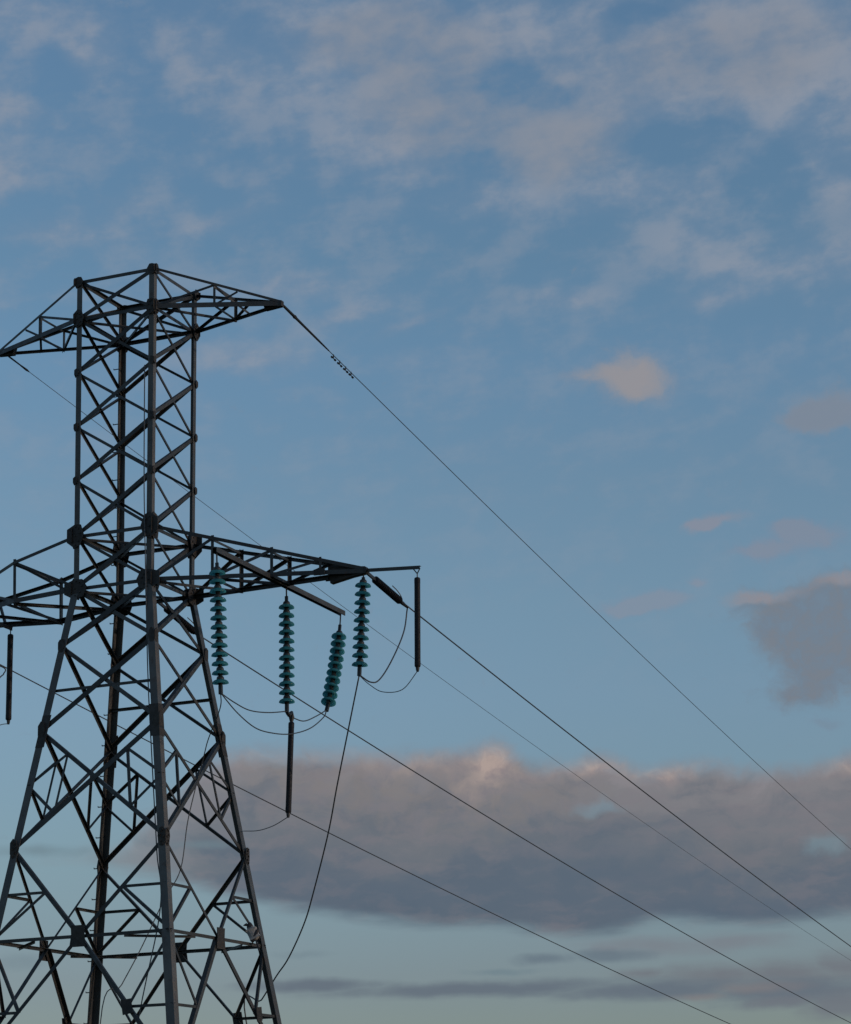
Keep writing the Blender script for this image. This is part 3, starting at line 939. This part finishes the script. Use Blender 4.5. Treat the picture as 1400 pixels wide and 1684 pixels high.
link('dead_end_grip', tube([on_wire(PX, W_GWR, y) for y in (.0, .12, .5, .52, .6, 1.0, 1.5, 1.95)], [.018, .024, .026, .036, .024, .021, .019, .012], 8), FITTING, gr)
for y in (2.15, 2.42, 2.68, 2.92):
    q = on_wire(PX, W_GWR, y)
    bm = tube([q + Vector((0, 0, .015)), q - Vector((0, 0, .06))], .011, 8)
    d = Vector((0, 1, -.12)).normalized()
    c = q - Vector((0, 0, .062))
    tube([c - d * .085, c - d * .045, c - d * .04, c + d * .04, c + d * .045, c + d * .085], [.019, .019, .006, .006, .019, .019], 8, bm)
    link('vibration_damper', bm, FITTING, gr)
link('dead_end_grip', tube([on_wire(-2.75, W_GWL, y) for y in (.0, .2, .5, .72, .80)], [.014, .017, .014, .022, .010], 8), FITTING, gl)


def lead(name, pts, r, label, cat='wire', group=None):
    o = link(name, tube(smooth_path([(x, y, H0 + z) for x, y, z in pts], 8), r, 7), CABLE, None, True)
    return tag(o, label, cat, group)


G3 = 'jumper wires under the right arm'
lead('jumper_wire', J_12, .010, 'short slack wire between the two inner green insulator strings', group=G3)
lead('jumper_wire', J_LOW, .010, 'deep hanging wire loop crossing behind the black arrester top', group=G3)
lead('jumper_wire', J_23, .010, 'short wire from the arrester top up to the tilted insulator string', group=G3)
lead('jumper_wire', J_R, .0125, 'curved wire loop from the rod insulator down to the outermost green string', group=G3)
lead('jumper_wire', J_ARR, .007, 'thin faint wire from the rightmost arrester foot to the outermost green string', group=G3)
lead('jumper_wire', J_ARR2, .007, 'thin faint wire from the long arrester foot back to the tower leg', group=G3)
lead('jumper_wire', J_ARRL, .007, 'thin wire from the left arrester foot to the picture edge', group=G3)
lead('jumper_wire', J_L, .0125, 'small wire loop at the left picture edge beside the arrester', group=G3)
G4 = 'down leads dropping to the ground'
lead('down_lead', LEAD_R, .0125, 'long wire dropping from the outermost green string behind the right leg', group=G4)
lead('down_lead', LEAD_C, .009, 'thin wire slanting down inside the tower legs to lower left', group=G4)
lead('earth_cable', EARTH, .010, 'thin cable clipped upright beside the near leg of the tower', 'cable')

# ------------------------------------------------------------------ bird on the ring strut
def make_bird():
    foot = Vector(BIRD)
    root = thing('perched_bird', 'grey bird with dark head and wings perched on a strut by the right leg', 'bird', foot)
    face = Vector((-.93, -.36, 0)).normalized()
    root.rotation_euler = (0, 0, math.atan2(face.y, face.x))
    root.scale = (1.1, 1.1, 1.06)
    # body facing local +X, upright posture
    pts = [((-.055, 0, .055), .034), ((-.035, 0, .095), .072), ((-.005, 0, .155), .086), ((.022, 0, .215), .074), ((.042, 0, .262), .056), ((.060, 0, .300), .058), ((.082, 0, .305), .046)]
    me = bpy.data.meshes.new('bird_body')
    me.from_pydata([p for p, r in pts], [(i, i + 1) for i in range(len(pts) - 1)], [])
    body = bpy.data.objects.new('body', me)
    COL.objects.link(body)
    sk = body.modifiers.new('skin', 'SKIN')
    for sv, (p, r) in zip(me.skin_vertices[0].data, pts):
        sv.radius = (r * .92, r)
    me.skin_vertices[0].data[2].use_root = True
    ss = body.modifiers.new('sub', 'SUBSURF')
    ss.levels = ss.render_levels = 2
    m = bpy.data.materials.new('grey_and_black_plumage')
    m.use_nodes = True
    n = NT(m.node_tree)
    b = m.node_tree.nodes['Principled BSDF']
    b.inputs['Roughness'].default_value = .8
    co = n.node('ShaderNodeTexCoord').outputs['Object']
    sp = n.node('ShaderNodeSeparateXYZ')
    n.put(sp.inputs[0], co)
    h = n.m('ADD', sp.outputs[2], n.m('MULTIPLY', n.m('SUBTRACT', n.noise(co, 30, 4), .5), .05))
    h = n.m('ADD', h, n.m('MULTIPLY', sp.outputs[0], .35))
    n.put(b.inputs['Base Color'], n.mix(n.sstep(h, .255, .285), (.30, .285, .27, 1), (.018, .018, .022, 1)))
    me.materials.append(m)
    body.parent = root
    black = material('black_feather', (.016, .016, .02), .65, 0, (.03, .03, .034), 40)
    horn = material('dark_horn', (.02, .02, .02), .35)
    for s in (-1, 1):
        bm = bmesh.new()
        bmesh.ops.create_uvsphere(bm, u_segments=14, v_segments=10, radius=1)
        bm.transform(Matrix.Translation((-.035, s * .058, .125)) @ Matrix.Rotation(math.radians(-27), 4, 'Y') @ Matrix.Diagonal((.034, .020, .115, 1)))
        link('wing', bm, black, root, True)
        l = tube([(.005, s * .025, .09), (.012, s * .026, .04), (.0, s * .026, .006)], [.012, .006, .005], 7)
        for a in (-.5, 0, .5):
            tube([(.0, s * .026, .007), (.03, s * .026 + a * .03, .005), (.042, s * .026 + a * .04, -.008)], [.005, .004, .003], 6, l)
        tube([(.0, s * .026, .007), (-.02, s * .026, .004), (-.03, s * .026, -.01)], [.005, .004, .003], 6, l)
        link('foot', l, horn, root, True)
        bm = bmesh.new()
        bmesh.ops.create_uvsphere(bm, u_segments=8, v_segments=6, radius=.005)
        bm.transform(Matrix.Translation((.086, s * .036, .314)))
        link('eye', bm, horn, root, True)
    bm = tube([(.085, 0, .302), (.112, 0, .298), (.130, 0, .293), (.146, 0, .284)], [.026, .020, .012, .003], 10)
    link('beak', bm, horn, root, True)
    bm = bmesh.new()
    extrude_profile(bm, Vector((0, -.03, 0)), Vector((0, .03, 0)), Vector((1, 0, 0)), Vector((0, 0, 1)), [(-.05, .085), (-.028, .08), (-.085, -.115), (-.105, -.108)])
    link('tail', bm, black, root)


make_bird()
